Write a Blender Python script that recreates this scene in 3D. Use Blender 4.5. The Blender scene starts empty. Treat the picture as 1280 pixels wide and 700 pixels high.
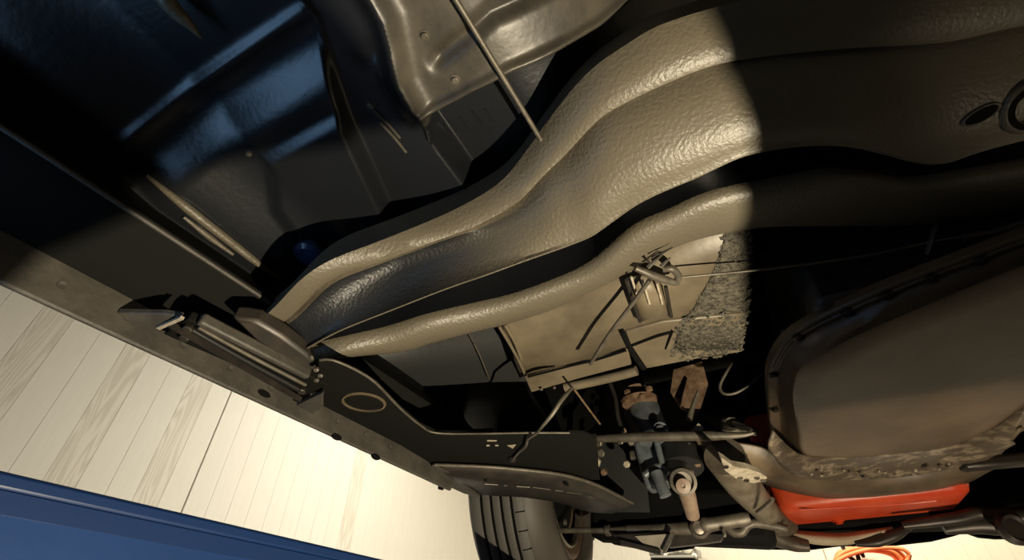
import bpy, math, random
import numpy as np
from mathutils import Vector, Matrix
from mathutils.bvhtree import BVHTree

random.seed(7); rng = np.random.default_rng(7)
scene = bpy.context.scene
COL = scene.collection

# ------------------------------------------------------------------ camera
CAMZ = 1.4                       # camera height above the garage floor
FPX, PITCH, YAW = 580.0, math.radians(39.5), math.radians(27.4)
cam_d = bpy.data.cameras.new('camera'); cam_d.sensor_width = 36.0
cam_d.lens = FPX / 1280 * 36.0; cam_d.clip_start = 0.01
cam = bpy.data.objects.new('camera', cam_d); COL.objects.link(cam)
cam.location = (0, 0, CAMZ); cam.rotation_euler = (math.pi / 2 + PITCH, 0, YAW)
scene.camera = cam

# ------------------------------------------------------------------ view / world / lights
scene.view_settings.view_transform = 'Standard'; scene.view_settings.look = 'None'
scene.view_settings.exposure = 0.0; scene.view_settings.gamma = 1.0
scene.view_settings.use_curve_mapping = False
world = bpy.data.worlds.new('world'); scene.world = world; world.use_nodes = True
world.node_tree.nodes['Background'].inputs[0].default_value = (0.55, 0.65, 0.8, 1)
world.node_tree.nodes['Background'].inputs[1].default_value = 0.01

def aim(o, target):
    o.rotation_euler = (Vector(target) - o.location).to_track_quat('-Z', 'Y').to_euler()
def area(name, loc, target, power, col, sx, sy):
    l = bpy.data.lights.new(name, 'AREA'); l.shape = 'RECTANGLE'; l.size = sx; l.size_y = sy
    l.energy = power; l.color = col
    o = bpy.data.objects.new(name, l); COL.objects.link(o); o.location = loc; aim(o, target); return o
def spot(name, loc, target, power, col, ang, blend, size):
    l = bpy.data.lights.new(name, 'SPOT'); l.energy = power; l.color = col
    l.spot_size = math.radians(ang); l.spot_blend = blend; l.shadow_soft_size = size
    o = bpy.data.objects.new(name, l); COL.objects.link(o); o.location = loc; aim(o, target); return o
WARM = (1.0, 0.86, 0.62)
# ceiling tubes along the left and in front of the car
area('ceiling_tube_left', (-1.45, 2.3, 3.32), (-2.4, 2.5, 0.6), 125, (1.0, 0.94, 0.80), 0.2, 2.8)
area('ceiling_tube_front', (0.6, 3.6, 3.32), (0.6, 4.5, 0.6), 90, (1.0, 0.86, 0.62), 1.6, 0.2)
# added blue light on the lift runway, gives the floor-pan ridges their highlights
ADDED3 = (-0.60, -0.20, 1.545)
area('cool_lamp_bulb', ADDED3, (-0.56, -0.15, 1.87), 1.1, (0.32, 0.60, 1.0), 0.22, 0.34)
# added unseen lights for the underside (most housings are built further down)
ADDED1, ADDED2 = (0.25, 0.30, 1.0), (0.45, 0.40, 0.30)
spot('work_lamp_bulb', ADDED1, (-0.15, 0.42, 1.8), 70, WARM, 112, 0.3, 0.004)
spot('floor_lamp_bulb', ADDED2, (0.20, 1.20, 1.66), 80, (1.0, 0.82, 0.58), 34, 0.8, 0.04)
spot('floor_lamp_bulb', (0.80, 0.38, 0.35), (0.40, 0.37, 1.8), 20, (1.0, 0.84, 0.60), 14, 1.0, 0.03)  # added spot without housing, brightens the right end of the crossmember

# ------------------------------------------------------------------ ray helpers: photograph geometry -> places in the garage
F_ = np.array([-math.sin(YAW) * math.cos(PITCH), math.cos(YAW) * math.cos(PITCH), math.sin(PITCH)])
R_ = np.array([math.cos(YAW), math.sin(YAW), 0.0]); U_ = np.cross(R_, F_)
def ray(x, y): return F_ + R_ * (x - 640) / FPX - U_ * (y - 350) / FPX
C0 = np.array([0, 0, CAMZ])
def P(x, y, H): d = ray(x, y); return C0 + d / d[2] * H            # at height H above the lens
def PX(x, y, X): d = ray(x, y); return C0 + d / d[0] * X           # on a plane X = const
def PY(x, y, Y): d = ray(x, y); return C0 + d / d[1] * Y           # on a plane Y = const
def W(X, Y, H): return np.array([X, Y, CAMZ + H])

# ------------------------------------------------------------------ materials
MATS = {}
def mat(name, col, rough=0.5, metal=0.0, var=0.0, vscale=8.0, bump=0.0, bscale=60.0, col2=None, spec=0.5,
        coat=0.0, bdetail=3.0, thr=None, stretch=None, bdist=0.004):
    m = bpy.data.materials.new(name); m.use_nodes = True; nt = m.node_tree; N = nt.nodes; L = nt.links
    b = N['Principled BSDF']
    b.inputs['Base Color'].default_value = (*col, 1); b.inputs['Roughness'].default_value = rough
    b.inputs['Metallic'].default_value = metal; b.inputs['Specular IOR Level'].default_value = spec
    b.inputs['Coat Weight'].default_value = coat
    tc = N.new('ShaderNodeNewGeometry'); vec = tc.outputs['Position']
    if stretch:
        mp = N.new('ShaderNodeMapping'); mp.inputs['Scale'].default_value = stretch
        L.new(vec, mp.inputs['Vector']); vec = mp.outputs[0]
    if col2 is not None:
        n = N.new('ShaderNodeTexNoise'); n.inputs['Scale'].default_value = vscale; n.inputs['Detail'].default_value = 6
        n.inputs['Roughness'].default_value = 0.62
        L.new(vec, n.inputs['Vector'])
        r = N.new('ShaderNodeValToRGB'); t = thr or (0.38, 0.66)
        r.color_ramp.elements[0].position = t[0]; r.color_ramp.elements[1].position = t[1]
        r.color_ramp.elements[0].color = (*col, 1); r.color_ramp.elements[1].color = (*col2, 1)
        L.new(n.outputs['Fac'], r.inputs['Fac']); L.new(r.outputs['Color'], b.inputs['Base Color'])
    if bump:
        n = N.new('ShaderNodeTexNoise'); n.inputs['Scale'].default_value = bscale; n.inputs['Detail'].default_value = bdetail
        L.new(vec, n.inputs['Vector'])
        bp = N.new('ShaderNodeBump'); bp.inputs['Strength'].default_value = bump; bp.inputs['Distance'].default_value = bdist
        L.new(n.outputs['Fac'], bp.inputs['Height']); L.new(bp.outputs['Normal'], b.inputs['Normal'])
    MATS[name] = m; return m
mat('floor_black', (0.008, 0.009, 0.011), 0.30, bump=0.12, bscale=160, spec=0.5, bdist=0.002)
mat('floor_dusty', (0.060, 0.052, 0.038), 0.42, col2=(0.022, 0.020, 0.018), vscale=14, bump=0.15, bscale=140, bdist=0.002)
mat('rocker_black', (0.007, 0.007, 0.006), 0.75, bump=0.1, bscale=160, spec=0.08, bdist=0.002)
mat('flange_grey', (0.040, 0.036, 0.030), 0.55, col2=(0.07, 0.062, 0.05), vscale=22, bump=0.2, bscale=150)
mat('beam_black', (0.10, 0.086, 0.060), 0.45, bump=0.5, bscale=260, spec=0.5, bdetail=1.5, bdist=0.0016)
def beam_shade_mat():
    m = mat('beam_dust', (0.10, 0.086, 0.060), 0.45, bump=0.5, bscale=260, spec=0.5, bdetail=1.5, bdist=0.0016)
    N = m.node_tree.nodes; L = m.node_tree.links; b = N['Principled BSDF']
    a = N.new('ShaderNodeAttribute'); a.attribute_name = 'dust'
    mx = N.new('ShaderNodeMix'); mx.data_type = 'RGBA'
    mx.inputs['A'].default_value = (0.010, 0.011, 0.013, 1); mx.inputs['B'].default_value = (0.11, 0.094, 0.066, 1)  # A is the painted shade, B the lit tone
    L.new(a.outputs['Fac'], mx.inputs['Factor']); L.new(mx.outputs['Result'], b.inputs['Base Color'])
beam_shade_mat()
mat('rail_tan', (0.085, 0.068, 0.044), 0.45, col2=(0.16, 0.13, 0.085), vscale=9, bump=0.15, bscale=40)
mat('undercoat', (0.030, 0.026, 0.018), 0.6, col2=(0.10, 0.088, 0.06), vscale=120, bump=0.9, bscale=170, bdist=0.008)
mat('toe_grey', (0.020, 0.021, 0.021), 0.5, bump=0.1, bscale=60)
mat('steel', (0.28, 0.25, 0.21), 0.38, metal=0.8, col2=(0.16, 0.13, 0.10), vscale=50)
mat('dull_steel', (0.13, 0.115, 0.09), 0.5, metal=0.4, col2=(0.07, 0.06, 0.045), vscale=40)
mat('dark_steel', (0.022, 0.020, 0.018), 0.42, metal=0.3, col2=(0.045, 0.036, 0.028), vscale=30)
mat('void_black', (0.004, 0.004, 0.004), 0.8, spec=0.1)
mat('pan_brown', (0.070, 0.050, 0.031), 0.40, col2=(0.135, 0.093, 0.057), vscale=7, bump=0.12, bscale=35, spec=0.55)
mat('pan_dirt', (0.07, 0.052, 0.034), 0.6, col2=(0.30, 0.245, 0.165), vscale=34, thr=(0.48, 0.70), bump=0.4, bscale=60)
mat('bell_brown', (0.06, 0.044, 0.027), 0.5, col2=(0.13, 0.095, 0.055), vscale=14, bump=0.2, bscale=50)
mat('red_paint', (0.52, 0.045, 0.012), 0.38, col2=(0.62, 0.085, 0.025), vscale=12, bump=0.1, bscale=60)
mat('rubber', (0.085, 0.080, 0.071), 0.62, bump=0.25, bscale=180)
mat('rubber_wall', (0.065, 0.057, 0.047), 0.55)
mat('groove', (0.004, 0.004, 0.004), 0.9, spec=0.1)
mat('rim_steel', (0.10, 0.065, 0.042), 0.42, metal=0.4, col2=(0.22, 0.16, 0.11), vscale=18)
mat('rust', (0.070, 0.036, 0.018), 0.7, col2=(0.17, 0.11, 0.065), vscale=50, bump=0.4, bscale=120)
mat('rod_brown', (0.17, 0.115, 0.08), 0.5, col2=(0.24, 0.18, 0.13), vscale=40)
mat('arm_grey', (0.34, 0.30, 0.24), 0.5, col2=(0.26, 0.225, 0.18), vscale=30)
mat('blue_cast', (0.13, 0.15, 0.165), 0.45, metal=0.3, col2=(0.07, 0.075, 0.08), vscale=40)
mat('ali', (0.55, 0.49, 0.38), 0.5, metal=0.3, col2=(0.30, 0.25, 0.18), vscale=60)
mat('exhaust', (0.17, 0.145, 0.105), 0.5, metal=0.4, col2=(0.10, 0.08, 0.055), vscale=35)
mat('cream', (0.52, 0.44, 0.31), 0.6, col2=(0.40, 0.33, 0.22), vscale=22)
mat('lift_blue', (0.003, 0.025, 0.105), 0.36, col2=(0.004, 0.033, 0.135), vscale=5, bump=0.1, bscale=30, spec=0.6)
mat('lift_lip', (0.0015, 0.018, 0.080), 0.4)
mat('plug_blue', (0.03, 0.05, 0.12), 0.25)
mat('fixture_grey', (0.34, 0.33, 0.30), 0.45, metal=0.3)
mat('fixture_white', (0.85, 0.82, 0.72), 0.4)
mat('orange_cord', (0.85, 0.22, 0.08), 0.5)
mat('black_plastic', (0.012, 0.012, 0.012), 0.4)
mat('concrete', (0.13, 0.125, 0.115), 0.75, col2=(0.09, 0.085, 0.078), vscale=3, bump=0.1, bscale=30)
mat('plaster', (0.72, 0.69, 0.62), 0.8)
mat('plank_shadow', (0.68, 0.65, 0.58), 0.8)  # wall backing behind the planks, close to their colour

def plank_mat(name, base, dark, seed):
    m = bpy.data.materials.new(name); m.use_nodes = True; nt = m.node_tree; N = nt.nodes; L = nt.links
    b = N['Principled BSDF']; b.inputs['Roughness'].default_value = 0.6; b.inputs['Specular IOR Level'].default_value = 0.25
    g = N.new('ShaderNodeNewGeometry'); oi = N.new('ShaderNodeObjectInfo')
    mp = N.new('ShaderNodeMapping'); mp.inputs['Scale'].default_value = (6, 6, 0.55); mp.inputs['Location'].default_value = (seed, seed, 0)
    L.new(g.outputs['Position'], mp.inputs['Vector'])
    ad = N.new('ShaderNodeVectorMath'); ad.operation = 'ADD'; sc = N.new('ShaderNodeVectorMath'); sc.operation = 'SCALE'
    sc.inputs[0].default_value = (3.0, 5.0, 0.9); L.new(oi.outputs['Random'], sc.inputs['Scale'])
    L.new(mp.outputs[0], ad.inputs[0]); L.new(sc.outputs[0], ad.inputs[1])
    n = N.new('ShaderNodeTexNoise'); n.inputs['Scale'].default_value = 1.6; n.inputs['Detail'].default_value = 2
    L.new(ad.outputs[0], n.inputs['Vector'])
    mu = N.new('ShaderNodeMath'); mu.operation = 'MULTIPLY'; mu.inputs[1].default_value = 90; L.new(n.outputs['Fac'], mu.inputs[0])
    si = N.new('ShaderNodeMath'); si.operation = 'SINE'; L.new(mu.outputs[0], si.inputs[0])
    r = N.new('ShaderNodeMapRange'); r.inputs['From Min'].default_value = -1; r.inputs['From Max'].default_value = 1
    L.new(si.outputs[0], r.inputs['Value'])
    mx = N.new('ShaderNodeMix'); mx.data_type = 'RGBA'; mx.inputs['A'].default_value = (*base, 1); mx.inputs['B'].default_value = (*dark, 1)
    L.new(r.outputs['Result'], mx.inputs['Factor']); L.new(mx.outputs['Result'], b.inputs['Base Color'])
    MATS[name] = m
plank_mat('plank_white', (0.70, 0.67, 0.60), (0.685, 0.65, 0.575), 0.0)
plank_mat('plank_grain', (0.68, 0.64, 0.56), (0.57, 0.53, 0.45), 3.7)

# ------------------------------------------------------------------ object helpers
WO = {}                                    # world origin of every object
def link(name, mesh, m, parent=None, label=None, smooth=True, origin=None):
    vs = np.zeros(len(mesh.vertices) * 3); mesh.vertices.foreach_get('co', vs); vs = vs.reshape(-1, 3)
    c = (vs.min(0) + vs.max(0)) / 2 if origin is None else np.array(origin)
    mesh.vertices.foreach_set('co', (vs - c).ravel()); mesh.update()
    if not mesh.materials: mesh.materials.append(MATS[m])
    if smooth: mesh.shade_smooth()
    o = bpy.data.objects.new(name, mesh); COL.objects.link(o)
    place(o, c, parent)
    if label: o['label'] = label
    return o
def place(o, c, parent):
    c = Vector(c); WO[o.name] = c
    if parent is not None:
        o.parent = parent; o.location = c - WO[parent.name]
    else: o.location = c
def make(name, verts, faces, m, parent=None, label=None, smooth=True, autos=None):
    me = bpy.data.meshes.new(name); me.from_pydata([tuple(map(float, v)) for v in verts], [], [tuple(f) for f in faces])
    me.validate()
    import bmesh
    bm = bmesh.new(); bm.from_mesh(me); bmesh.ops.recalc_face_normals(bm, faces=bm.faces); bm.to_mesh(me); bm.free()
    o = link(name, me, m, parent, label, smooth)
    if autos is not None: me.set_sharp_from_angle(angle=math.radians(autos))
    return o
def thing(name, loc, label, cat, group=None):
    o = bpy.data.objects.new(name, None); COL.objects.link(o); o.empty_display_size = 0.1
    place(o, loc, None); o['label'] = label; o['category'] = cat
    if group: o['group'] = group
    return o
def solid(o, t, off=1.0):
    md = o.modifiers.new('thickness', 'SOLIDIFY'); md.thickness = t; md.offset = off; return o
def bevel(o, w=0.003, s=2):
    md = o.modifiers.new('bevel', 'BEVEL'); md.width = w; md.segments = s; md.limit_method = 'ANGLE'; md.angle_limit = math.radians(35); return o

def crspline(pts, n):
    """centripetal-ish Catmull-Rom through pts, n samples evenly by arc length"""
    p = np.array(pts, float)
    if len(p) == 2: return p[0] + (p[1] - p[0]) * np.linspace(0, 1, n)[:, None]
    q = np.vstack([2 * p[0] - p[1], p, 2 * p[-1] - p[-2]]); out = []
    for i in range(1, len(q) - 2):
        a, b, c, d = q[i - 1], q[i], q[i + 1], q[i + 2]
        for t in np.linspace(0, 1, 12, endpoint=False):
            out.append(0.5 * (2 * b + (c - a) * t + (2 * a - 5 * b + 4 * c - d) * t * t + (3 * b - a - 3 * c + d) * t ** 3))
    out.append(p[-1]); out = np.array(out)
    s = np.r_[0, np.cumsum(np.linalg.norm(np.diff(out, axis=0), axis=1))]
    t = np.linspace(0, s[-1], n)
    return np.stack([np.interp(t, s, out[:, k]) for k in range(3)], 1)
def by_x(pts, n, smooth=2):
    """resample a line running across the car at even steps of X"""
    s = crspline(pts, 400); X = s[:, 0]
    X = np.maximum.accumulate(X + np.arange(400) * 1e-7)
    t = np.linspace(X[0], X[-1], n)
    out = np.stack([t, np.interp(t, X, s[:, 1]), np.interp(t, X, s[:, 2])], 1)
    for _ in range(smooth):
        out[1:-1, 1:] = out[1:-1, 1:] * 0.5 + (out[:-2, 1:] + out[2:, 1:]) * 0.25
    return out
def by_px(l, n, smooth=2):
    """sample a line given as (x, y, height) sight points, evenly along x"""
    q = []; last = None
    for p in l:
        if len(p) > 2: last = p[2]
        q.append((p[0], p[1], last))
    s = crspline(q, 500); t = np.linspace(s[0, 0], s[-1, 0], n)
    y = np.interp(t, s[:, 0], s[:, 1]); h = np.interp(t, s[:, 0], s[:, 2])
    for _ in range(smooth):
        y[1:-1] = y[1:-1] * .5 + (y[:-2] + y[2:]) * .25; h[1:-1] = h[1:-1] * .5 + (h[:-2] + h[2:]) * .25
    return np.array([P(a, b, c) for a, b, c in zip(t, y, h)])
def grid_faces(r, c, closed=False):
    f = []
    for i in range(r - 1):
        for j in range(c - (0 if closed else 1)):
            k = (j + 1) % c
            f.append((i * c + j, i * c + k, (i + 1) * c + k, (i + 1) * c + j))
    return f
def loft(name, rows, m, parent=None, label=None, thick=0.0, closed=False, autos=None):
    rows = [np.array(r) for r in rows]; c = len(rows[0])
    o = make(name, np.vstack(rows), grid_faces(len(rows), c, closed), m, parent, label, True, autos)
    if thick:                                               # sheet metal: thickness goes up, away from the underside
        if sum(p.normal.z * p.area for p in o.data.polygons) > 0: o.data.flip_normals()
        solid(o, thick, -1.0)
    return o
def tube(name, pts, r, m, parent=None, label=None, n=10, samples=None, cap=True, flat=None):
    k = samples or max(2, 8 * (len(pts) - 1)) if len(pts) > 2 else 2
    s = crspline(pts, k); V = []; up = None
    rad = np.interp(np.linspace(0, 1, k), np.linspace(0, 1, len(r)), r) if hasattr(r, '__len__') else np.full(k, r)
    for i in range(k):
        t = s[min(i + 1, k - 1)] - s[max(i - 1, 0)]; t = t / (np.linalg.norm(t) + 1e-9)
        if up is None: up = np.array([0, 0, 1.0]) if abs(t[2]) < 0.9 else np.array([1.0, 0, 0])
        a = np.cross(t, up); a /= np.linalg.norm(a); b = np.cross(a, t); up = b
        for j in range(n):
            th = 2 * math.pi * j / n
            V.append(s[i] + rad[i] * (a * math.cos(th) + b * math.sin(th) * (flat or 1)))
    f = grid_faces(k, n, True)
    if cap: f += [tuple(range(n))[::-1], tuple((k - 1) * n + j for j in range(n))]
    return make(name, V, f, m, parent, label, True, 50)
def frame_of(axis):
    w = np.array(axis, float); w /= np.linalg.norm(w)
    u = np.cross(w, [0, 0, 1.0]) if abs(w[2]) < 0.95 else np.cross(w, [1.0, 0, 0]); u /= np.linalg.norm(u)
    return u, np.cross(w, u), w
def lathe(name, base, axis, prof, m, parent=None, label=None, n=28, ex=1.0, autos=35, cap=True):
    """prof: (radius, distance along the axis)"""
    u, v, w = frame_of(axis); base = np.array(base); V = []
    for r, h in prof:
        for j in range(n):
            th = 2 * math.pi * j / n
            V.append(base + w * h + r * (u * math.cos(th) + v * math.sin(th) * ex))
    f = grid_faces(len(prof), n, True)
    if cap and prof[0][0] > 1e-5: f.append(tuple(range(n))[::-1])
    if cap and prof[-1][0] > 1e-5: f.append(tuple((len(prof) - 1) * n + j for j in range(n)))
    return make(name, V, f, m, parent, label, True, autos)
def plate(name, outline, m, parent=None, label=None, t=0.004, d=(0, 0, 1), autos=30, bev=0.0):
    o0 = np.array(outline); d = np.array(d, float); n = len(o0)
    V = np.vstack([o0, o0 + d * t])
    f = [tuple(range(n)), tuple(range(2 * n - 1, n - 1, -1))] + [(i, (i + 1) % n, n + (i + 1) % n, n + i) for i in range(n)]
    o = make(name, V, f, m, parent, label, True, autos)
    if bev: bevel(o, bev)
    return o
def bar(name, a, b, w, h, m, parent=None, label=None, up=(0, 0, 1), bev=0.0):
    a = np.array(a, float); b = np.array(b, float); t = (b - a) / np.linalg.norm(b - a); up = np.array(up, float)
    s = np.cross(t, up); s /= np.linalg.norm(s); u = np.cross(s, t)
    V = [p + s * sx * w / 2 + u * sy * h / 2 for p in (a, b) for sx, sy in ((-1, -1), (1, -1), (1, 1), (-1, 1))]
    f = [(0, 1, 2, 3), (7, 6, 5, 4)] + [(i, (i + 1) % 4, 4 + (i + 1) % 4, 4 + i) for i in range(4)]
    o = make(name, V, f, m, parent, label, True, 30)
    if bev: bevel(o, bev)
    return o
def boxw(name, lo, hi, m, parent=None, label=None, bev=0.0):
    x0, y0, z0 = lo; x1, y1, z1 = hi
    V = [(x, y, z) for z in (z0, z1) for x, y in ((x0, y0), (x1, y0), (x1, y1), (x0, y1))]
    f = [(0, 1, 2, 3), (7, 6, 5, 4)] + [(i, (i + 1) % 4, 4 + (i + 1) % 4, 4 + i) for i in range(4)]
    o = make(name, V, f, m, parent, label, True, 30)
    if bev: bevel(o, bev)
    return o
def bolt(c, axis, r, m='steel', parent=None, name='bolt', washer=True):
    prof = [(r * 1.5, 0), (r * 1.5, r * 0.25), (r, r * 0.25), (r, r * 1.0), (r * 0.75, r * 1.15), (0.0001, r * 1.15)] if washer else \
           [(r, 0), (r, r * 0.9), (r * 0.7, r * 1.1), (0.0001, r * 1.1)]
    return lathe(name, c, axis, prof, m, parent, n=6 if not washer else 12, autos=25)
BV = {}
def hit(o, x, y):
    """where the sight line through (x, y) meets the surface of o, with its normal"""
    me = o.data; off = WO[o.name]
    if o.name not in BV: BV[o.name] = BVHTree.FromPolygons([v.co + off for v in me.vertices], [tuple(p.vertices) for p in me.polygons])
    bv = BV[o.name]
    d = Vector(ray(x, y)).normalized()
    loc, n, i, dist = bv.ray_cast(Vector(C0), d)
    if loc is None: return None, None
    if n.dot(d) > 0: n = -n
    return np.array(loc), np.array(n)
def struct(o): o['kind'] = 'structure'; return o

# ================================================================== the garage
WL, WF, WR, WB, ZC = -2.6, 4.6, 3.4, -3.6, 3.4
struct(boxw('floor', (WL - .1, WB - .1, -0.1), (WR + .1, WF + .1, 0), 'concrete'))
struct(boxw('ceiling', (WL - .1, WB - .1, ZC), (WR + .1, WF + .1, ZC + .1), 'plaster'))
struct(boxw('wall_right', (WR, WB, 0), (WR + .1, WF, ZC), 'plaster'))
struct(boxw('wall_rear', (WL, WB - .1, 0), (WR, WB, ZC), 'plaster'))
wl = struct(boxw('wall_left', (WL - .12, WB, 0), (WL - .02, WF, ZC), 'plank_shadow'))
wf = struct(boxw('wall_front', (WL, WF + .02, 0), (WR, WF + .12, ZC), 'plank_shadow'))
pw = 0.118
def plank_mesh(along):
    w, g = pw / 2, 0.0002; bz = 0.0012; h0, h1 = -ZC / 2, ZC / 2
    sec = [(-w + g, -0.02), (-w + g, -bz), (-w + g + bz, 0), (w - g - bz, 0), (w - g, -bz), (w - g, -0.02)]
    V = []
    for h in (h0, h1):
        for s, d in sec: V.append((d, s, h) if along == 'y' else (s, -d, h))
    n = len(sec); f = [(i, i + 1, n + i + 1, n + i) for i in range(n - 1)]
    me = bpy.data.meshes.new('plank'); me.from_pydata(V, [], f); me.update(); return me
pm = plank_mesh('y'); pm.materials.append(MATS['plank_white'])
pg = plank_mesh('y'); pg.materials.append(MATS['plank_grain'])
k = 0
for i in range(-12, 27):
    yc = 1.463 + (i + 0.5) * pw + (0.007 if i >= 0 else 0)
    if yc > WF - 0.05: break
    o = bpy.data.objects.new('plank', pg if i in (-5, -8, -2, 9) else pm); COL.objects.link(o)
    place(o, (WL, yc, ZC / 2), wl)
pm2 = plank_mesh('x'); pm2.materials.append(MATS['plank_white'])
for i in range(-23, 27):
    xc = 0.239 + (i + 0.5) * pw + (0.007 if i >= 0 else 0)
    if xc < WL + .05: continue
    if xc > WR - .05: break
    o = bpy.data.objects.new('plank', pm2); COL.objects.link(o); place(o, (xc, WF, ZC / 2), wf)

# ================================================================== blue lift runway under the left wheels
RT = 0.1055                                                    # deck height above the lens
lift = thing('lift_runway', (-0.75, 0.6, CAMZ + RT - .17), 'blue painted steel lift runway along the lower left, under the tyre', 'lift runway')
xe = -0.478
boxw('deck', W(-1.02, -3.0, RT - .012), W(xe, 2.3, RT), 'lift_lip', lift, bev=0.003)
boxw('side_channel', W(xe - .010, -3.0, RT - .19), W(xe - .0015, 2.3, RT - .012), 'lift_blue', lift)
boxw('edge_lip', W(xe - .012, -3.0, RT - .026), W(xe, 2.3, RT - .012), 'lift_lip', lift)
boxw('bottom_flange', W(xe - .10, -3.0, RT - .20), W(xe - .004, 2.3, RT - .188), 'lift_blue', lift)
boxw('outer_channel', W(-1.01, -3.0, RT - .19), W(-1.0, 2.3, RT - .012), 'lift_blue', lift)

# ================================================================== the car
car = thing('car', (0.2, 0.6, CAMZ + 0.11), 'underside of a classic car with black floor, raised above the camera', 'car')

# ---------------- floor pan (drawn sheet metal, a height field)
def sstep(t): t = np.clip(t, 0, 1); return t * t * (3 - 2 * t)
nx, ny = 440, 420
gx = np.linspace(-0.60, 0.30, nx); gy = np.linspace(-0.45, 0.50, ny)
GX, GY = np.meshgrid(gx, gy)
def pline_sd(X, Y, pts):
    """signed distance to an open polyline running roughly along Y (positive on the right)"""
    pts = np.array(pts); d = np.full(X.shape, 9.0); s = np.zeros(X.shape)
    for i in range(len(pts) - 1):
        a, b = pts[i], pts[i + 1]; ab = b - a
        t = ((X - a[0]) * ab[0] + (Y - a[1]) * ab[1]) / (ab @ ab)
        lo = -9 if i == 0 else 0; hi = 9 if i == len(pts) - 2 else 1
        t = np.clip(t, lo, hi)
        dx, dy = X - a[0] - t * ab[0], Y - a[1] - t * ab[1]; dd = np.hypot(dx, dy)
        sg = np.sign(ab[1] * (X - a[0]) - ab[0] * (Y - a[1]))
        k = dd < d; d = np.where(k, dd, d); s = np.where(k, sg, s)
    return d * s
H = 0.470 - 0.05 * sstep((-0.40 - GX) / 0.13)
seam = pline_sd(GX, GY, [(-0.235, -0.1), (-0.246, 0.074), (-0.292, 0.173), (-0.327, 0.271)])
sm = 1 - sstep((seam + 0.006) / 0.008)
H += -0.004 * np.exp(-((GY - 0.066) / 0.007) ** 2) * sm - 0.020 * sstep((GY - 0.082) / 0.056) * sm
ip = np.minimum(GY - 0.150, pline_sd(GX, GY, [(-0.395, 0.13), (-0.415, 0.169), (-0.447, 0.209), (-0.464, 0.281), (-0.49, 0.40)]))
ip = ip - 0.0
H += -0.009 * sstep((ip + 0.004) / 0.022) * sm
H += -0.0025 * np.exp(-(seam / 0.0022) ** 2)
edge = pline_sd(GX, GY, [(-0.535, 0.0), (-0.535, 0.4)])
H += -0.012 * np.exp(-((edge - 0.0) / 0.006) ** 2) * (GY > 0.10) * (GY < 0.36)
fold = pline_sd(GX, GY, [(-0.165, -0.1), (-0.189, 0.104), (-0.215, 0.16), (-0.222, 0.206), (-0.225, 0.35)])
H += -0.016 * np.exp(-((fold) / 0.012) ** 2) * (1 - sstep((GY - 0.19) / 0.03))
H += 0.16 * sstep((GX + 0.13) / 0.34)
lip = pline_sd(GY * -1, GX, [(-0.206, -0.26), (-0.207, -0.107), (-0.229, -0.012), (-0.235, 0.2)])
rec = GY - np.interp(GX, [-0.23, -0.217, -0.107, -0.012, 0.2], [0.24, 0.206, 0.206, 0.224, 0.23])
H += 0.045 * sstep(rec / 0.012) * sstep((GX + 0.232) / 0.014)
H += -0.008 * np.exp(-((rec + 0.004) / 0.004) ** 2) * (GX > -0.23)
dent = GY - np.interp(GX, [-0.19, -0.10, 0.0], [0.165, 0.150, 0.17])
H += 0.010 * np.exp(-(dent / 0.008) ** 2) * sstep((GX + 0.185) / 0.02) * (1 - sstep((GX - 0.02) / 0.04))
for q in range(9):                                           # wrinkles and dents near the tunnel fold
    cx, cy, s = rng.uniform(-0.23, 0.02), rng.uniform(0.0, 0.24), rng.uniform(0.012, 0.03)
    H += rng.uniform(-0.004, 0.004) * np.exp(-(((GX - cx) / s) ** 2 + ((GY - cy) / (s * 0.5)) ** 2))
floor_pan = make('floor_pan', np.stack([GX.ravel(), GY.ravel(), CAMZ + H.ravel()], 1), grid_faces(ny, nx), 'floor_black', car,
                 'glossy black stamped floor pan with ribs and seams')
floor_pan.data.materials.append(MATS['floor_dusty'])
dusty = (fold > 0.0) & (rec < 0.002)
for pl in floor_pan.data.polygons:
    v0 = pl.vertices[0]
    if dusty.ravel()[v0]: pl.material_index = 1
def on_floor(x, y, lift_=0.0):
    p, n = hit(floor_pan, x, y)
    return p + n * lift_, n
for (x, y) in ((531, 44), (569, 99), (464, 131)):
    p, n = on_floor(x, y); bolt(p, n, 0.0035, 'dull_steel', floor_pan, 'stud', washer=True)
p, n = on_floor(311, 192); lathe('stud', p, n, [(0.004, 0), (0.003, 0.003), (0.0001, 0.004)], 'dull_steel', floor_pan, n=10)
p, n = on_floor(387, 316); lathe('rubber_plug', p, n, [(0.020, -0.004), (0.020, 0.004), (0.015, 0.009), (0.0001, 0.011)], 'plug_blue', floor_pan, n=24, label='blue-black glossy oval plug')
# weld bead lines
for a, b in (((468, 137), (500, 172)), ((475, 152), (508, 190))):
    pa = on_floor(*a, 0.001)[0]; pb = on_floor(*b, 0.001)[0]
    tube('weld_bead', [pa, (pa + pb) / 2 + np.array([0.001, 0, 0]), pb], 0.0016, 'dull_steel', floor_pan, n=6)
for q, (x, y) in enumerate([(548, 152), (560, 150), (574, 146), (590, 139), (606, 136)]):
    pa = on_floor(x, y)[0]; pb = on_floor(x + 12, y + 16)[0]
    tube('wrinkle', [pa, (pa + pb) / 2 + np.array([0, 0, -.001]), pb], 0.0016, 'floor_black', floor_pan, n=6)
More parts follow.
